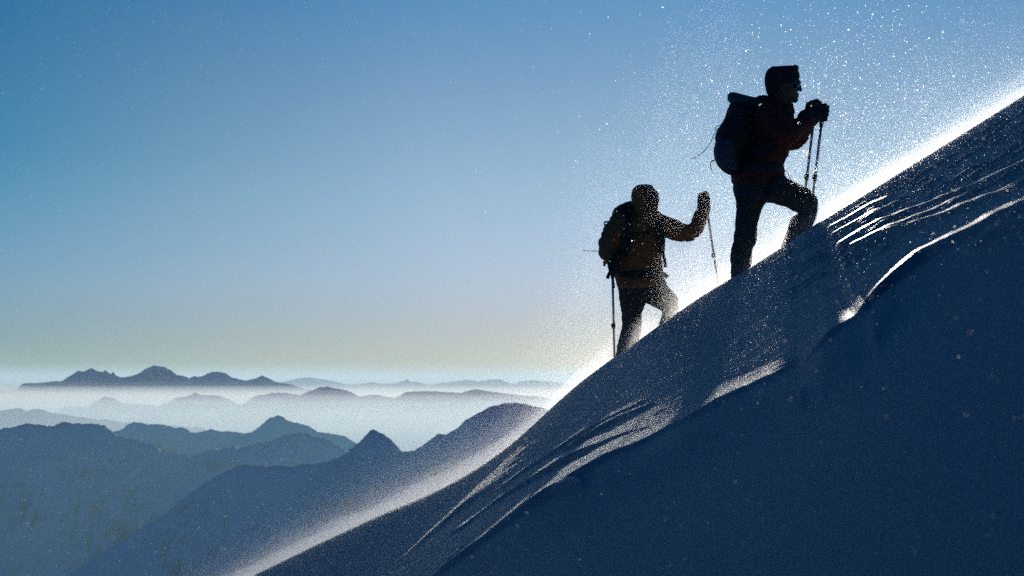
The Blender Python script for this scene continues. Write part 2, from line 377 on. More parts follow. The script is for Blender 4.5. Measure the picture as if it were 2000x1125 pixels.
# ================================================================== THE CLIMBERS
def simple_mat(name, col, rough=.8, scale=40.0, amt=.25, bump=.3, spec=.3, dist=.01, metal=0.0):
    m, nt, out = new_mat(name)
    tco = N(nt, 'ShaderNodeTexCoord').outputs['Object']
    nz = N(nt, 'ShaderNodeTexNoise', {'Vector': tco, 'Scale': scale, 'Detail': 6.0}).outputs[0]
    lo = tuple(c * (1 - amt) for c in col); hi = tuple(min(1, c * (1 + amt)) for c in col)
    cl = mixc(nt, 'MIX', nz, lo, hi)
    b = N(nt, 'ShaderNodeBump', {'Strength': bump, 'Distance': dist, 'Height': nz}).outputs[0]
    p = N(nt, 'ShaderNodeBsdfPrincipled', {'Base Color': cl, 'Roughness': rough, 'Normal': b, 'Metallic': metal})
    p.inputs['Specular IOR Level'].default_value = spec
    nt.links.new(p.outputs[0], out.inputs[0])
    return m
M = dict(
    red=simple_mat('dark_red_shell_fabric', (.10, .014, .010), .75),
    orange=simple_mat('orange_shell_fabric', (.25, .082, .026), .75),
    black=simple_mat('black_fabric', (.018, .018, .020), .85),
    trousers=simple_mat('charcoal_trouser_fabric', (.03, .03, .034), .85),
    pack=simple_mat('black_pack_cloth', (.016, .018, .022), .7),
    packgrey=simple_mat('slate_pack_cloth', (.055, .065, .08), .7),
    strap=simple_mat('black_webbing', (.012, .012, .013), .7),
    skin=simple_mat('weathered_skin', (.11, .06, .04), .55),
    lens=simple_mat('dark_glasses_lens', (.01, .01, .012), .12, spec=.6, bump=0),
    frame=simple_mat('pale_glasses_frame', (.12, .12, .13), .3, spec=.5, bump=0),
    metal=simple_mat('brushed_aluminium', (.55, .5, .45), .35, metal=.8, bump=.05),
    grip=simple_mat('black_rubber_grip', (.015, .015, .015), .6),
    boot=simple_mat('black_boot_leather', (.02, .018, .016), .6),
)
class Space:
    """photo-pixel drafting space at a given distance: d is an offset in the same units, away from the camera"""
    def __init__(s, D): s.D = D; s.k = F / D
    def P(s, x, y, d=0.0):
        D = s.D + d / s.k
        return np.array([(x - 1000) / F * D, D, (750 - y) / F * D])
def ring_loft(V, Q, rings):
    n = len(rings[0]); b = len(V)
    for r in rings: V.extend(r)
    for i in range(len(rings) - 1):
        for j in range(n):
            Q.append((b + i * n + j, b + i * n + (j + 1) % n, b + (i + 1) * n + (j + 1) % n, b + (i + 1) * n + j))
    c0 = len(V); V.append(np.mean(rings[0], 0)); c1 = len(V); V.append(np.mean(rings[-1], 0))
    for j in range(n):
        Q.append((c0, b + (j + 1) % n, b + j)); e = b + (len(rings) - 1) * n
        Q.append((c1, e + j, e + (j + 1) % n))
class Shape:
    def __init__(s, sp): s.sp = sp; s.V = []; s.Q = []
    def slab(s, slices, shrink=1.0, n=20, sub=3, pw=1.0):
        """slices (xL, yL, xR, yR, d, dr): an outline as drawn, given its depth radius"""
        A = np.array(slices, float)
        t = np.arange(len(A)); tt = np.linspace(0, len(A) - 1, (len(A) - 1) * sub + 1)
        B = np.stack([np.interp(tt, t, A[:, k]) for k in range(6)], -1)
        for _ in range(1): B[1:-1] = (B[:-2] + 2 * B[1:-1] + B[2:]) / 4
        rings = []
        for xl, yl, xr, yr, d, dr in B:
            cx, cy, hx, hy = (xl + xr) / 2, (yl + yr) / 2, (xr - xl) / 2 * shrink, (yr - yl) / 2 * shrink
            r = []
            for q in range(n):
                th = 2 * math.pi * q / n
                c, sn = math.cos(th), math.sin(th)
                sn = math.copysign(abs(sn) ** pw, sn)
                r.append(s.sp.P(cx + hx * c, cy + hy * c, d + dr * shrink * sn))
            rings.append(r)
        ring_loft(s.V, s.Q, rings); return s
    def limb(s, pts, shrink=1.0, n=14, sub=3, flat=1.0):
        """pts (x, y, d, r): a rounded tapering limb"""
        A = np.array(pts, float)
        t = np.arange(len(A)); tt = np.linspace(0, len(A) - 1, (len(A) - 1) * sub + 1)
        B = np.stack([np.interp(tt, t, A[:, k]) for k in range(4)], -1)
        if len(B) > 3: B[1:-1] = (B[:-2] + 2 * B[1:-1] + B[2:]) / 4
        C = [Vector(s.sp.P(*b[:3])) for b in B]; R = [b[3] / s.sp.k * shrink for b in B]
        d0 = (C[1] - C[0]).normalized(); d1 = (C[-1] - C[-2]).normalized()
        # rounded ends
        Cs, Rs = [], []
        for f_ in (.98, .8, .45): Cs.append(C[0] - d0 * R[0] * f_); Rs.append(R[0] * math.sqrt(1 - f_ * f_))
        Cs += C; Rs += R
        for f_ in (.45, .8, .98): Cs.append(C[-1] + d1 * R[-1] * f_); Rs.append(R[-1] * math.sqrt(1 - f_ * f_))
        rings = []; up = Vector((0, 1, 0))
        for i, c in enumerate(Cs):
            tg = (Cs[min(i + 1, len(Cs) - 1)] - Cs[max(i - 1, 0)]).normalized()
            a = tg.cross(up)
            if a.length < .1: a = tg.cross(Vector((1, 0, 0)))
            a.normalize(); b = tg.cross(a).normalized()
            rings.append([np.array(c + a * math.cos(2 * math.pi * q / n) * Rs[i] + b * math.sin(2 * math.pi * q / n) * Rs[i] * flat) for q in range(n)])
        ring_loft(s.V, s.Q, rings); return s
    def ball(s, x, y, d, r, sq=(1, 1, 1)):
        rings = []
        c = s.sp.P(x, y, d); rr = r / s.sp.k
        for i in range(1, 10):
            ph = math.pi * i / 10
            rings.append([c + rr * np.array([sq[0] * math.sin(ph) * math.cos(2 * math.pi * q / 14), sq[1] * math.sin(ph) * math.sin(2 * math.pi * q / 14), sq[2] * math.cos(ph)]) for q in range(14)])
        ring_loft(s.V, s.Q, rings); return s
    def mesh(s, name):
        me = bpy.data.meshes.new(name); me.from_pydata([tuple(map(float, v)) for v in s.V], [], s.Q); me.update(); return me
def build(shape, name, mat, parent, voxel=.006, smooth=2, fold=0.0, fold_scale=9.0, seed=0, label=None, stretch=(1, 1, 1)):
    """fuse the drafted volumes into ONE continuous surface, optionally with cloth folds"""
    me = shape.mesh(name)
    tmp = bpy.data.objects.new('draft', me); COL.objects.link(tmp)
    if voxel:
        rm = tmp.modifiers.new('r', 'REMESH'); rm.mode = 'VOXEL'; rm.voxel_size = voxel; rm.use_smooth_shade = True
    if smooth:
        sm = tmp.modifiers.new('s', 'SMOOTH'); sm.factor = .5; sm.iterations = smooth
    dg = bpy.context.evaluated_depsgraph_get(); dg.update()
    me2 = bpy.data.meshes.new_from_object(tmp.evaluated_get(dg)); me2.name = name
    bpy.data.objects.remove(tmp); bpy.data.meshes.remove(me)
    if fold:
        n = len(me2.vertices); co = np.empty(n * 3, np.float32); me2.vertices.foreach_get('co', co); co = co.reshape(-1, 3)
        no = np.empty(n * 3, np.float32); me2.vertex_normals.foreach_get('vector', no); no = no.reshape(-1, 3)
        off = seed * 3.7
        q = np.array([mn.fractal(Vector((c[0] * fold_scale * stretch[0] + off, c[1] * fold_scale * stretch[1], c[2] * fold_scale * stretch[2])), .8, 2.1, 3) for c in co], np.float32)
        q = 1 - 2 * np.abs(q)      # creased
        co = co + no * np.clip(q[:, None] - .55, -.6, 1) * fold
        me2.vertices.foreach_set('co', co.ravel())
    me2.materials.clear()
    o = link_mesh(name, me2, mat, parent)
    if label: o['label'] = label
    return o
def ribbon(sp, name, pts, width, mat, parent, thick=.0022, wd=(0, 0, 1), label=None):
    """webbing strap: pts (x, y, d) in drafting space, width in metres"""
    A = np.array([sp.P(*p) for p in pts])
    t = np.arange(len(A)); tt = np.linspace(0, len(A) - 1, (len(A) - 1) * 4 + 1)
    B = np.stack([np.interp(tt, t, A[:, k]) for k in range(3)], -1)
    for _ in range(2): B[1:-1] = (B[:-2] + 2 * B[1:-1] + B[2:]) / 4
    V, Q, rings = [], [], []
    for i in range(len(B)):
        tg = B[min(i + 1, len(B) - 1)] - B[max(i - 1, 0)]; tg = tg / (np.linalg.norm(tg) + 1e-9)
        a = np.cross(tg, wd); a = a / (np.linalg.norm(a) + 1e-9); b = np.cross(tg, a)
        rings.append([B[i] + a * x * thick + b * y * width / 2 for x, y in ((-1, -1), (1, -1), (1, 1), (-1, 1))])
    ring_loft(V, Q, rings)
    me = bpy.data.meshes.new(name); me.from_pydata([tuple(map(float, v)) for v in V], [], Q); me.update()
    o = link_mesh(name, me, mat, parent, smooth=False)
    if label: o['label'] = label
    return o
def hand(shape, sp, wrist, grip_c, axis_dx, r, s=1.0, side=1, shrink=1.0):
    """gloved fist round an upright grip: palm, four fingers curled round the grip, thumb. side = +1: knuckles on the right"""
    wx, wy, wd_ = wrist; gx, gy, gd = grip_c
    px, py, pd = (wx + gx) / 2 * .45 + gx * .55 - 7 * s * side, gy, gd
    shape.limb([(wx, wy, wd_, 11.5 * s), ((wx + px) / 2, (wy + py) / 2, (wd_ + pd) / 2, 11.5 * s), (px + 2 * side * s, py, pd, 12 * s)], shrink)
    shape.slab([(px - 8 * s, py - 13 * s, px + 8 * s, py - 13 * s, pd, 9 * s), (px - 10 * s, py, px + 9 * s, py, pd, 10 * s), (px - 8 * s, py + 14 * s, px + 8 * s, py + 14 * s, pd, 9 * s)], shrink)
    for i, (dy, ln) in enumerate(((-12, .92), (-4, 1.05), (4, 1.0), (11.5, .82))):
        cx, cy = gx + axis_dx * dy * s, gy + dy * s
        R = (r + 4.6 * s) * ln
        pts = []
        for k, th in enumerate((200, 130, 60, 0, -60, -120)):       # from the back of the palm round the front of the grip
            t_ = math.radians(th)
            pts.append((cx + side * R * math.cos(t_) * 1.05, cy + (k - 2) * .4 * s, gd + R * math.sin(t_) * .95, (4.9 - .22 * k) * s))
        shape.limb(pts, shrink, n=10, sub=2)
    # thumb leaves the side of the palm and closes over the first finger
    shape.limb([(px - 2 * side * s, py - 4 * s, pd - 8 * s, 6 * s), (gx - 3 * side * s, gy - 13 * s, gd - (r + 6 * s), 5.4 * s), (gx + 4 * side * s, gy - 15 * s, gd - (r + 4 * s), 4.8 * s)], shrink, n=10)
    return shape
def pole(sp, top, bottom, label, lock=.30, strap_to=None):
    T, B = Vector(sp.P(*top)), Vector(sp.P(*bottom))
    L = (B - T).length; u = (B - T).normalized()
    root = empty('trekking_pole', B); tag(root, label, 'trekking pole', 'trekking poles held by the climbers')
    def cyl(name, a, b, ra, rb, mat, n=12, prof=None):
        V, Q, rings = [], [], []
        x = u.cross(Vector((0, 1, 0))).normalized(); y = u.cross(x)
        for f_, k in (prof or ((0, 1), (1, 1))):
            c = T + u * (a + (b - a) * f_); r_ = (ra + (rb - ra) * f_) * k
            rings.append([np.array(c + x * math.cos(2 * math.pi * q / n) * r_ + y * math.sin(2 * math.pi * q / n) * r_) for q in range(n)])
        ring_loft(V, Q, rings)
        me = bpy.data.meshes.new(name); me.from_pydata([tuple(map(float, v)) for v in V], [], Q); me.update()
        return link_mesh(name, me, mat, root)
    cyl('shaft', .03, L - .04, .0098, .0078, M['metal'])
    cyl('grip', -.012, .15, .018, .0145, M['grip'], prof=((0, .35), (.02, .9), (.06, 1.25), (.12, 1.2), (.18, .9), (.3, 1.05), (.4, .88), (.5, 1.05), (.62, .88), (.72, 1.02), (.85, .95), (1, .75)))
    cyl('lock_collar', L * lock, L * lock + .045, .0135, .0135, M['grip'], prof=((0, .8), (.1, 1), (.9, 1), (1, .8)))
    c = Shape(sp); cc = T + u * (L * lock + .022)
    lv = cyl('lock_lever', L * lock + .008, L * lock + .036, .006, .006, M['grip'])
    lv.location = lv.location + Vector((-.014, -.004, 0))
    cyl('snow_basket', L - .075, L - .06, .045, .045, M['grip'], n=20, prof=((0, .3), (.2, 1), (.6, 1), (1, .4)))
    cyl('tip', L - .04, L + .005, .006, .002, M['metal'])
    return root

# ------------------------------------------------------------------ front climber
sp = Space(9.75)
man = empty('person', sp.P(1500, 575))
tag(man, 'front climber in dark red jacket and black headband, leaning on two poles with raised knee', 'person')
def front_body(f=1.0):
    s = Shape(sp)
    # torso (drawn outline from shoulders to hips)
    s.slab([(1490, 200, 1547, 212, 0, 34), (1474, 222, 1552, 230, 0, 52), (1464, 250, 1550, 258, 0, 54), (1458, 280, 1547, 290, 0, 50),
            (1452, 305, 1536, 311, 0, 46), (1442, 325, 1528, 324, 0, 44), (1432, 340, 1531, 336, 0, 46), (1430, 356, 1533, 352, 0, 46)], f)
    return s
def front_arms(s, f=1.0, cuff=True):
    s.limb([(1500, 226, -48, 26), (1516, 246, -74, 24), (1532, 263, -92, 22), (1540, 264, -90, 20.5), (1562, 248, -66, 18), (1582, 234, -44, 15)], f)
    s.limb([(1502, 226, 48, 26), (1526, 258, 70, 24), (1547, 277, 78, 20), (1560, 268, 72, 19), (1576, 242, 52, 17), (1584, 228, 40, 14)], f)
    return s
def front_legs(s, f=1.0, rear_to=566, knee_to=478):
    s.slab([(1431, 345, 1532, 340, 0, 46), (1431, 362, 1545, 356, 2, 46), (1433, 376, 1540, 372, 2, 44), (1436, 390, 1510, 388, -4, 36)], f)
    s.slab([(1431, 366, 1512, 366, 14, 30), (1437, 390, 1499, 392, 18, 31), (1438, 408, 1490, 406, 22, 29), (1437, 428, 1483, 428, 24, 27), (1435, 446, 1478, 446, 24, 26), (1433, 462, 1479, 463, 24, 26),
            (1430, 478, 1475, 478, 24, 25), (1428, 490, 1468, 486, 24, 24), (1426, 508, 1469, 508, 24, 24), (1427, 520, 1466, 524, 24, 22), (1428, rear_to - 18, 1468, rear_to - 18, 24, 21), (1430, rear_to, 1468, rear_to, 24, 20)], f)
    # raised thigh, knee and shin
    s.slab([(1496, 395, 1520, 338, -22, 34), (1512, 397, 1546, 353, -24, 33), (1533, 404, 1572, 363.7, -26, 31), (1548, 411, 1588, 375, -27, 28), (1560, 416, 1598, 389, -28, 26), (1556, 420, 1598.5, 403, -28, 25),
            (1546, 424, 1595, 418, -28, 24), (1541, 437, 1590, 434, -28, 23), (1534, 456, 1580, 452, -28, 22), (1528, knee_to - 8, 1570, knee_to - 8, -28, 21), (1524, knee_to + 8, 1564, knee_to + 8, -28, 19)], f)
    return s
HEAD = [(1513, 131, 1546, 130, 0, 12), (1500, 138, 1557, 137, 0, 24), (1495, 148, 1561, 146, 0, 29), (1494, 158, 1564.5, 156, 0, 30), (1495, 166, 1560.5, 164.5, 0, 30), (1497, 172, 1562, 171.5, 0, 29),
        (1499, 178, 1561, 177.5, 0, 28), (1501, 184, 1559, 184, 0, 26), (1504, 190, 1558, 191, 0, 24), (1506, 196, 1555, 197, 0, 21), (1508, 202, 1545, 205, 0, 21), (1508, 214, 1541, 214, 0, 22)]
b = front_body(.76)
front_arms(b, .6); front_legs(b, .7)
b.slab(HEAD, .93)
hand(b, sp, (1588, 228, -40), (1607, 221, -26), -.12, 5, .92, 1, .8); hand(b, sp, (1583, 226, 40), (1594, 212, 34), -.12, 5, .9, 1, .8)
b.limb([(1562, 166, 0, 2.2), (1564, 173, 0, 3.0), (1563.5, 176.5, 0, 3.0)], sub=2)      # nose
b.limb([(1558, 184, -5, 1.5), (1560.5, 184, 0, 1.8), (1558, 184, 5, 1.5)], sub=2)      # lips
b.limb([(1557, 188, -5, 1.5), (1559.5, 188, 0, 1.9), (1557, 188, 5, 1.5)], sub=2)
b.ball(1553, 195, 0, 6); b.limb([(1560, 161, -14, 2.5), (1563.5, 160.5, 0, 2.5), (1560, 161, 14, 2.5)], sub=2)   # chin, brow
b.ball(1526, 172, -29, 7, (.6, .35, 1)); b.ball(1526, 172, 29, 7, (.6, .35, 1))          # ears
build(b, 'body', M['skin'], man, .0062, 1)
j = front_body(1.0); front_arms(j, 1.0)
j.slab([(1496, 196, 1545, 208, 0, 26), (1497, 182, 1549, 200, 0, 26), (1490, 214, 1552, 222, 0, 36)])       # stand-up collar
j.slab([(1427, 338, 1533, 330, 0, 50), (1428, 348, 1534, 342, 0, 51), (1430, 358, 1530, 354, 0, 50)])
build(j, 'jacket', M['red'], man, .0065, 2, fold=.010, seed=1, stretch=(.8, 1, 1.5))
t = front_legs(Shape(sp), 1.0)
build(t, 'trousers', M['trousers'], man, .0065, 1, fold=.008, seed=2, fold_scale=8)
c = Shape(sp)
c.slab([(1508, 130, 1553, 127.5, 0, 15), (1499, 136, 1556.5, 131, 0, 26), (1494, 146, 1560, 140, 0, 31.5), (1493, 157, 1563.5, 150, 0, 32.5), (1493.5, 167, 1560, 156, 0, 32), (1496, 176, 1536, 163, 0, 31), (1498, 184, 1524, 176, 0, 29)])
c.limb([(1544, 131, -6, 2.5), (1556, 128.5, 0, 3.0), (1558, 133, 0, 2.5)])
build(c, 'headband', M['black'], man, .005, 1, fold=.004, seed=3, fold_scale=20)
hr = Shape(sp); hr.slab([(1496, 172, 1526, 168, 0, 29.5), (1498, 180, 1527, 178, 0, 29), (1500, 188, 1522, 187, 0, 27), (1503, 194, 1516, 193, 0, 22)])
build(hr, 'hair', M['black'], man, .005, 1, fold=.003, seed=4, fold_scale=40)
# sunglasses: two lenses, a frame and temples
g = Shape(sp)
for sgn in (-1, 1):
    g.slab([(1548, 163, 1561, 162, sgn * 13, 9), (1547, 167, 1561.5, 167, sgn * 13, 11), (1550, 171.5, 1559.5, 171.5, sgn * 13, 8)])
gl = build(g, 'sunglasses', M['lens'], man, 0, 0)
g = Shape(sp)
for sgn in (-1, 1):
    g.limb([(1559, 162, sgn * 4, 1), (1556, 161, sgn * 22, 1.1), (1548, 163, sgn * 25, 1.1), (1546, 168, sgn * 25, 1.1), (1549, 172.5, sgn * 25, 1.2), (1556, 172.8, sgn * 22, 1.1), (1560.5, 170, sgn * 14, 1)], n=8)
    g.limb([(1548, 165, sgn * 25, 1.1), (1528, 166, sgn * 30.5, 1.1)], n=8)
build(g, 'glasses_frame', M['frame'], man, 0, 0)
for nm, (wr, gc, sc) in (('near', ((1584, 231, -42), (1607, 221, -26), 1.0)), ('far', ((1579, 228, 42), (1592, 212, 34), .98))):
    h_ = Shape(sp); hand(h_, sp, wr, gc, -.12, 5, sc, 1); h_.limb([(wr[0] - 6, wr[1] + 2, wr[2], 16.5), (wr[0] + 2, wr[1], wr[2], 15)])
    build(h_, 'glove', M['black'], man, .0042, 1, fold=.002, fold_scale=35, seed=5)
for x0, y0, d_ in ((1447, 562, 24), (1546, 492, -28)):
    bt = Shape(sp)
    bt.slab([(x0 - 16, y0 - 18, x0 + 16, y0 - 18, d_, 19), (x0 - 19, y0 - 4, x0 + 22, y0 - 8, d_, 20), (x0 - 22, y0 + 12, x0 + 46, y0 - 6, d_, 19), (x0 - 21, y0 + 22, x0 + 60, y0 + 2, d_, 17), (x0 - 18, y0 + 28, x0 + 60, y0 + 8, d_, 16)])
    build(bt, 'boot', M['boot'], man, .006, 1)
pole(sp, (1608.5, 206, -26), (1571, 520, 62), 'trekking pole in the nearer glove of the front climber', .42)
pole(sp, (1593, 203, 34), (1557, 505, 44), 'trekking pole in the farther glove of the front climber', .45)
# backpack
pk = empty('backpack', sp.P(1430, 335)); tag(pk, 'tall black backpack with raised lid and trailing straps on the front climber', 'backpack', 'backpacks worn by the climbers')
q = Shape(sp)
q.slab([(1430, 197, 1480, 200, 0, 34), (1421, 212, 1484, 215, 0, 42), (1417, 230, 1480, 233, 0, 45), (1406, 246, 1476, 250, 0, 46), (1398, 262, 1472, 266, 0, 46), (1395, 282, 1468, 284, 0, 46), (1394, 303, 1463, 304, 0, 44),
        (1400, 321, 1458, 320, 0, 42), (1412, 334, 1452, 334, 0, 38), (1424, 341, 1446, 342, 0, 30)], pw=.75)
build(q, 'main_pack', M['pack'], pk, .006, 1, fold=.008, seed=6, fold_scale=10)
q = Shape(sp); q.slab([(1421, 186, 1428, 180, 0, 20), (1421, 196, 1441, 182, 0, 33), (1428, 203, 1462, 188, 0, 37), (1446, 206, 1478, 191, 0, 35), (1466, 206, 1486, 196, 0, 26)], pw=.8)
build(q, 'lid', M['packgrey'], pk, .006, 1, fold=.007, seed=7, fold_scale=12)
for sg_ in (-1, 1):
    q = Shape(sp); q.slab([(1402, 268, 1432, 272, sg_ * 44, 9), (1397, 292, 1436, 296, sg_ * 45, 14), (1398, 314, 1440, 318, sg_ * 43, 13), (1414, 330, 1440, 332, sg_ * 38, 9)])
    build(q, 'side_pocket', M['packgrey'], pk, .005, 1, fold=.005, seed=8, fold_scale=14)
    ribbon(sp, 'shoulder_strap', [(1468, 206, sg_ * 30), (1486, 192, sg_ * 38), (1504, 197, sg_ * 44), (1522, 214, sg_ * 52), (1532, 240, sg_ * 50), (1526, 266, sg_ * 56), (1500, 292, sg_ * 57), (1474, 302, sg_ * 50)], .055, M['strap'], pk, .006, wd=(.3, 0, 1))
    ribbon(sp, 'compression_strap', [(1400, 262, sg_ * 47), (1420, 268, sg_ * 49), (1445, 262, sg_ * 50), (1468, 252, sg_ * 47)], .02, M['strap'], pk)
q = Shape(sp)
q.slab([(1436, 318, 1529, 316, 0, 53), (1434, 326, 1531, 322, 0, 55), (1433, 335, 1532, 331, 0, 54), (1436, 340, 1530, 336, 0, 51)])
build(q, 'hip_belt', M['strap'], pk, .006, 1, fold=.003, seed=9)
ribbon(sp, 'dangling_strap', [(1403, 250, -10), (1394, 264, -14), (1388, 279, -18), (1378, 293, -20), (1364, 304, -22), (1350, 311, -22)], .012, M['strap'], pk, .0016, wd=(0, 1, .2), label='long strap blown back to the left')
ribbon(sp, 'strap_loop', [(1410, 244, -8), (1402, 245, -8), (1397, 250, -8), (1399, 256, -8), (1406, 254, -8)], .012, M['strap'], pk, .0018, wd=(0, 1, .2))
ribbon(sp, 'dangling_strap', [(1396, 313, -6), (1389, 315, -8), (1387, 322, -8), (1391, 334, -8)], .022, M['strap'], pk, .0022, wd=(.2, 1, 0), label='short strap end below the pack')
ribbon(sp, 'dangling_strap', [(1530, 328, -20), (1538, 338, -24), (1546, 352, -26)], .006, M['strap'], pk, .0015, wd=(0, 1, .2))

# ------------------------------------------------------------------ rear climber
sp = Space(11.2)
man2 = empty('person', sp.P(1240, 712))
tag(man2, 'rear climber in orange brown hooded jacket reaching one pole out ahead, lower on the slope', 'person')
def rear_torso(s, f=1.0):
    s.slab([(1214, 414, 1288, 412, 6, 24), (1200, 430, 1296, 424, 4, 36), (1194, 452, 1296, 446, 2, 38), (1192, 478, 1295, 474, 0, 38), (1194, 505, 1293, 500, 0, 37), (1196, 524, 1294, 522, 0, 35), (1200, 538, 1295, 534, 0, 35),
            (1204, 552, 1298, 548, 0, 36), (1206, 564, 1300, 558, 0, 36)], f)
    return s
def rear_arms(s, f=1.0):
    s.limb([(1284, 436, -4, 20), (1306, 446, -12, 21), (1328, 454, -18, 19), (1350, 456, -20, 15), (1360, 446, -20, 15), (1368, 424, -18, 14), (1375, 408, -16, 11.5)], f)
    s.limb([(1210, 438, -16, 22), (1195, 460, -22, 21), (1187, 482, -24, 20), (1188, 492, -28, 19), (1197, 504, -36, 16), (1200, 512, -40, 13)], f)
    return s
def rear_legs(s, f=1.0):
    s.slab([(1206, 548, 1298, 546, 0, 36), (1206, 560, 1303, 556, 0, 36), (1207, 574, 1300, 570, 0, 34), (1209, 586, 1275, 586, 0, 30)], f)
    s.slab([(1206, 562, 1268, 562, 6, 28), (1208, 580, 1264, 588, 6, 26), (1212, 598, 1257, 602, 6, 24), (1214, 614, 1254, 614, 6, 22), (1215, 628, 1253, 630, 6, 21), (1212, 652, 1252, 652, 6, 20), (1206, 672, 1244, 674, 6, 19), (1203, 692, 1240, 696, 6, 18), (1202, 716, 1238, 718, 6, 17)], f)
    s.slab([(1258, 590, 1294, 546, -10, 28), (1268, 594, 1307, 562, -14, 26), (1280, 600, 1320, 576, -18, 24), (1289, 606, 1327, 588, -20, 22), (1293, 612, 1326, 603, -20, 20), (1290, 624, 1320, 620, -20, 19), (1284, 644, 1313, 642, -18, 17), (1280, 666, 1308, 666, -16, 16)], f)
    return s
b = rear_legs(rear_arms(rear_torso(Shape(sp), .76), .6), .7)
b.slab([(1246, 366, 1266, 366, 0, 14), (1240, 374, 1276, 372, 0, 22), (1239, 384, 1283, 383, -2, 24), (1242, 394, 1283, 394, -3, 24), (1246, 402, 1281, 404, -3, 20), (1250, 410, 1276, 412, 0, 17), (1248, 424, 1272, 424, 2, 18)])
b.limb([(1283, 384, -12, 1.8), (1286, 391, -13, 2.6), (1284, 394, -12, 2.2)], sub=2)
b.limb([(1279, 399, -14, 1.4), (1283, 400, -9, 1.6), (1283, 400, 0, 1.2)], sub=2)
b.ball(1277, 407, -6, 5)
hand(b, sp, (1376, 410, -16), (1377, 390, -18), .14, 4, .8, 1, .8); hand(b, sp, (1200, 512, -40), (1197, 521, -42), .03, 4, .8, -1, .8)
build(b, 'body', M['skin'], man2, .0065, 1)
j = rear_arms(rear_torso(Shape(sp)))
build(j, 'jacket', M['orange'], man2, .0065, 2, fold=.012, seed=11, stretch=(1, 1, 1.4))
h_ = Shape(sp)
h_.slab([(1247, 361, 1264, 360, 0, 12), (1238, 366, 1271, 363, 0, 24), (1233.5, 374, 1275, 370, 0, 28), (1232.5, 382, 1277, 378, 0, 29), (1233.5, 391, 1274, 388, 0, 29), (1235, 400, 1272, 398, 0, 27), (1236, 410, 1276, 410, 0, 26), (1232, 420, 1282, 418, 0, 27), (1226, 430, 1286, 428, 0, 30)])
h_.limb([(1270, 364, 0, 3.5), (1279, 374, -14, 3.4), (1281, 388, -24, 3.4), (1277, 402, -24, 3.6), (1280, 412, -12, 4)])
h_.limb([(1270, 364, 0, 3.5), (1282, 375, 4, 3.2), (1285.5, 386, 8, 3.2), (1282, 402, 14, 3.4), (1280, 412, 6, 4)])
build(h_, 'hood', M['orange'], man2, .0055, 1, fold=.005, seed=12, fold_scale=16)
g = Shape(sp); g.slab([(1258, 379, 1287, 381, -8, 20), (1257, 385, 1288, 387, -8, 21), (1260, 391, 1286, 392, -8, 19)]); build(g, 'dark_eye_band', M['lens'], man2, .005, 1)  # dark smooth form added across the eyes, inside the hood
g = Shape(sp); g.slab([(1252, 398, 1286, 398, -4, 19), (1252, 406, 1282, 408, -3, 19), (1252, 414, 1279, 415, -2, 17)]); build(g, 'dark_lower_face', M['black'], man2, .005, 1, fold=.003, fold_scale=25)  # black form added over mouth and chin
build(rear_legs(Shape(sp)), 'trousers', M['trousers'], man2, .0065, 1, fold=.008, seed=13, fold_scale=8)
j = Shape(sp); j.slab([(1204, 546, 1298, 544, 0, 38), (1205, 556, 1301, 553, 0, 39), (1207, 564, 1302, 560, 0, 38)])
build(j, 'jacket_hem', M['orange'], man2, .006, 1, fold=.006, seed=14)
for wr, gc, ax, sd in (((1374, 409, -16), (1377, 391, -18), .14, 1), ((1201, 508, -40), (1197, 519, -42), .03, -1)):
    h_ = Shape(sp); hand(h_, sp, wr, gc, ax, 4, .86, sd); h_.limb([(wr[0] - 1, wr[1] + 4, wr[2], 13), (wr[0] + 1, wr[1] - 5, wr[2], 13)]); h_.ball(gc[0] - 7 * sd, gc[1] - 9, gc[2] - 6, 5.5)
    build(h_, 'glove', M['black'], man2, .0045, 1, fold=.0025, fold_scale=30, seed=15)
for x0, y0, d_ in ((1221, 724, 6), (1296, 670, -17)):
    bt = Shape(sp)
    bt.slab([(x0 - 16, y0 - 18, x0 + 17, y0 - 18, d_, 18), (x0 - 18, y0 - 3, x0 + 20, y0 - 6, d_, 17), (x0 - 19, y0 + 8, x0 + 36, y0 - 2, d_ - 8, 17), (x0 - 17, y0 + 18, x0 + 44, y0 + 6, d_ - 12, 15)])
    build(bt, 'boot', M['boot'], man2, .006, 1)
pole(sp, (1376, 376, -18), (1411, 612, -22), 'trekking pole reached out uphill by the rear climber', .5)
pole(sp, (1195.5, 508, -42), (1201, 730, -30), 'trekking pole planted behind the rear climber at the left', .55)
pk2 = empty('backpack', sp.P(1215, 540)); tag(pk2, 'rounded black backpack half hidden behind the rear climber', 'backpack', 'backpacks worn by the climbers')
q = Shape(sp)
q.slab([(1212, 400, 1234, 396, 26, 24), (1199, 412, 1250, 410, 32, 32), (1194, 428, 1256, 428, 36, 36), (1188, 446, 1258, 446, 38, 38), (1180, 468, 1258, 468, 38, 38), (1176, 486, 1258, 486, 38, 37), (1180, 504, 1258, 504, 36, 36), (1187, 520, 1254, 520, 32, 34), (1196, 534, 1248, 534, 28, 30)], pw=.8)
build(q, 'main_pack', M['pack'], pk2, .006, 1, fold=.007, seed=16)
q = Shape(sp); q.slab([(1217, 397, 1233, 392, 22, 18), (1203, 404, 1238, 398, 24, 28), (1197, 412, 1242, 408, 26, 32), (1195, 422, 1244, 420, 28, 32)])
build(q, 'lid', M['pack'], pk2, .006, 1, fold=.006, seed=17)
ribbon(sp, 'pack_frame', [(1195, 434, 20), (1181, 433, 20), (1180, 436, 20), (1184, 450, 20)], .022, M['metal'], pk2, .006, wd=(0, 1, 0))
ribbon(sp, 'shoulder_strap', [(1230, 400, -2), (1228, 422, -36), (1230, 450, -42), (1226, 480, -42), (1214, 500, -40)], .05, M['strap'], pk2, .006, wd=(1, 0, 0))
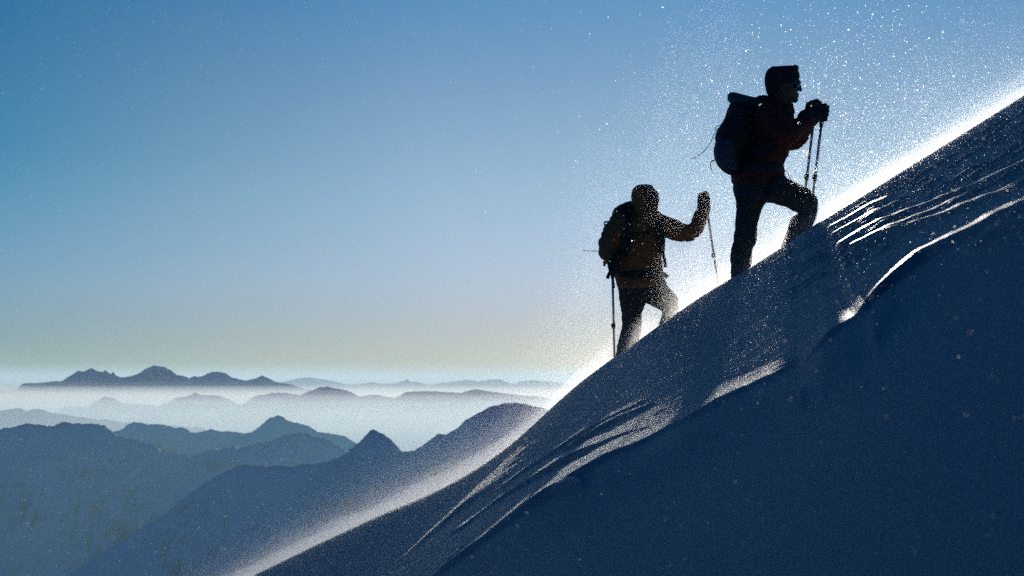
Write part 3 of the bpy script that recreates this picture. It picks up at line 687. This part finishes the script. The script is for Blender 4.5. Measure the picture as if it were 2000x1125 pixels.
ribbon(sp, 'shoulder_strap', [(1284, 416, 0), (1291, 432, -30), (1293, 452, -38), (1293, 474, -32), (1292, 492, -20)], .05, M['strap'], pk2, .006, wd=(1, 0, 0))
ribbon(sp, 'chest_strap', [(1232, 455, -42), (1250, 457, -43), (1270, 455, -42), (1290, 455, -39)], .024, M['strap'], pk2, .004, wd=(0, 0, 1))
q = Shape(sp); q.slab([(1200, 531, 1294, 527, 0, 40), (1201, 537, 1297, 533, 0, 42), (1202, 543, 1298, 540, 0, 41)]); build(q, 'hip_belt', M['strap'], pk2, .006, 1)
ribbon(sp, 'dangling_strap', [(1292, 478, -18), (1295, 494, -20), (1298, 508, -20), (1300, 522, -20)], .026, M['strap'], pk2, .003, wd=(1, .3, 0))
ribbon(sp, 'dangling_strap', [(1292, 534, -20), (1298, 536, -22), (1304, 542, -22)], .034, M['strap'], pk2, .004, wd=(0, .3, 1))
ribbon(sp, 'dangling_strap', [(1195, 526, -30), (1190, 534, -30), (1186, 544, -30)], .026, M['strap'], pk2, .004, wd=(1, .3, 0))
ribbon(sp, 'dangling_strap', [(1197, 532, -34), (1197, 548, -34), (1199, 563, -34)], .02, M['strap'], pk2, .003, wd=(1, .3, 0))
ribbon(sp, 'buckle', [(1178, 513, 0), (1184, 511, 0), (1181, 515, 0), (1180, 520, 0)], .018, M['strap'], pk2, .004, wd=(1, .3, 0))
ribbon(sp, 'dangling_strap', [(1170, 490, 0), (1158, 490.5, 0), (1148, 490, 0), (1138, 489.5, 0)], .008, M['strap'], pk2, .0022, wd=(0, 1, .2), label='thin strap end sticking out level to the left')


# ================================================================== BLOWN SNOW
def crest_shell(hk, a_lo, a_hi, s_lo, s_hi, seed):
    """closed body of blown snow lying along the crest, its top hk above the ground"""
    aa = np.linspace(a_lo, a_hi, 320); ss = np.linspace(s_lo, s_hi, 26)
    A_, S_ = np.meshgrid(aa, ss)
    px_, py_ = CA[0] + A_ * e1[0] - S_ * sv[0], CA[1] + A_ * e1[1] - S_ * sv[1]
    base = crest_smooth(A_) - TS * S_
    u = (S_ - s_lo) / (s_hi - s_lo)
    prof = np.clip(np.sin(np.pi * np.clip(u, 0, 1)), 0, 1) ** .6
    prof = prof * np.interp(A_, [6.2, 8.2], [1, .55])
    if hk > .5: prof = prof * (.25 + .75 * np.exp(-((A_ - 6.6) / 2.3) ** 2))
    wob = .1 + 1.8 * fbm(A_ * 2.2 + .8 * S_, S_ * 1.1, 4, seed, .6)
    top = base + hk * prof * wob - .5 * np.where(S_ < -.3, (-.3 - S_) ** 2, 0) * .25
    bot = base - .25 - .35 * np.maximum(-S_, 0)
    top = np.maximum(top, bot + .01)
    n = A_.size; f1 = grid_faces(len(aa), len(ss)); idx = np.arange(n).reshape(A_.shape)
    V = np.concatenate([np.stack([px_, py_, top], -1).reshape(-1, 3), np.stack([px_, py_, bot], -1).reshape(-1, 3)])
    edge_ = np.concatenate([idx[0, :], idx[1:, -1], idx[-1, ::-1][1:], idx[::-1, 0][1:]])
    side = np.stack([edge_[:-1], edge_[:-1] + n, edge_[1:] + n, edge_[1:]], -1)
    return V, np.concatenate([f1, f1[:, ::-1] + n, side])[:, ::-1]
for k_, (hk, dens, slo, shi) in enumerate(((.07, .055, -1.2, .10), (.13, .020, -1.6, .16), (.22, .007, -2.2, .2), (.38, .003, -2.8, .25), (.65, .0026, -3.2, .25), (1.1, .0018, -3.4, .3), (1.7, .0015, -3.8, .4), (2.4, .0012, -4.5, .5))):
    V, Q = crest_shell(hk, -9, 13.5, slo, shi, 70 + k_)
    m, nt, out = new_mat('blown_snow_veil')
    pv = N(nt, 'ShaderNodeVolumePrincipled', {'Color': (.97, .98, 1.0, 1), 'Density': dens, 'Anisotropy': .76})
    nt.links.new(pv.outputs[0], out.inputs['Volume'])
    o = link_mesh('spindrift', np_mesh('spindrift', V, Q), m, smooth=False)
    tag(o, 'sunlit veil of blown snow streaming along the crest of the slope', kind='stuff')

def crystals(n, a, s_, h, size):
    base = np.interp(a, a1, crest_smooth(a1)) - TS * s_ - np.where(s_ > 0, 0, 0)
    x = CA[0] + a * e1[0] - s_ * sv[0]; y = CA[1] + a * e1[1] - s_ * sv[1]
    return np.stack([x, y, base + h], -1), size
def crystal_mesh(P_, size):
    n = len(P_)
    q = rng.normal(size=(n, 4)); q /= np.linalg.norm(q, axis=1)[:, None]
    w_, x_, y_, z_ = q.T
    R = np.stack([1 - 2 * (y_ * y_ + z_ * z_), 2 * (x_ * y_ - z_ * w_), 2 * (x_ * z_ + y_ * w_), 2 * (x_ * y_ + z_ * w_), 1 - 2 * (x_ * x_ + z_ * z_), 2 * (y_ * z_ - x_ * w_),
                  2 * (x_ * z_ - y_ * w_), 2 * (y_ * z_ + x_ * w_), 1 - 2 * (x_ * x_ + y_ * y_)], -1).reshape(n, 3, 3)
    T_ = np.array([(1, .25, .1), (.1, 1, -.1), (-1, -.2, .1), (-.1, -1, -.1)])      # a broken plate of ice
    V = P_[:, None, :] + np.einsum('nij,kj->nki', R, T_) * (size[:, None, None] * .6)
    Q = (np.arange(n)[:, None] * 4 + np.arange(4)[None])
    return V.reshape(-1, 3), Q
m_cry, nt, out = new_mat('snow_crystals')
tr = N(nt, 'ShaderNodeBsdfTranslucent', {'Color': (.46, .46, .46, 1)}); rf = N(nt, 'ShaderNodeBsdfRefraction', {'Color': (1, 1, 1, 1), 'Roughness': .55, 'IOR': 1.12})
mx = N(nt, 'ShaderNodeMixShader', {0: .025}); nt.links.new(tr.outputs[0], mx.inputs[1]); nt.links.new(rf.outputs[0], mx.inputs[2]); nt.links.new(mx.outputs[0], out.inputs[0])
Ps, Ss = [], []
n = 150000          # dense skim right along the crest
a = rng.uniform(-3, 11, n); p_, z_ = crystals(n, a, rng.normal(-.25, .45, n).clip(-3, .6), rng.exponential(.09, n) * rng.choice([1, 2.2], n, p=[.7, .3]) * np.interp(a, [0, 5, 11], [2.0, 1.0, 1.0]), rng.uniform(.0010, .0027, n) * np.interp(a, [5, 8], [1, .78])); Ps.append(p_); Ss.append(z_)
n = 115000          # lifted higher into the sky
a = rng.triangular(0, 8.2, 12, n); p_, z_ = crystals(n, a, rng.normal(-.4, 1.0, n).clip(-4, 1.8), rng.gamma(1.2, .6, n), rng.uniform(.0008, .0018, n) * rng.choice([1, 1.9], n, p=[.96, .04])); Ps.append(p_); Ss.append(z_)
n = 42000           # creeping over the shelf
a = rng.uniform(4.5, 9.7, n); s_ = 4.8 * rng.random(n) ** 1.3; p_, z_ = crystals(n, a, s_, .010 + rng.exponential(.05, n), rng.uniform(.0006, .0014, n) * rng.choice([1, 1.8], n, p=[.95, .05])); Ps.append(p_); Ss.append(z_)
n = 14000            # single flakes drifting through the open air
y = rng.uniform(1.6, 14, n); P_ = np.stack([rng.uniform(-.40, .40, n) * y, y, rng.uniform(-.15, .30, n) * y], -1)
Ps.append(P_); Ss.append(rng.uniform(.0012, .0036, n) * np.interp(y, [1.6, 14], [.35, 2.0]))
P_ = np.concatenate(Ps); Z_ = np.concatenate(Ss)
V, Q = crystal_mesh(P_, Z_)
o = link_mesh('blown_snow_crystals', np_mesh('blown_snow_crystals', V, Q), m_cry, smooth=False)
tag(o, 'glittering wind blown snow crystals over the crest', kind='stuff')
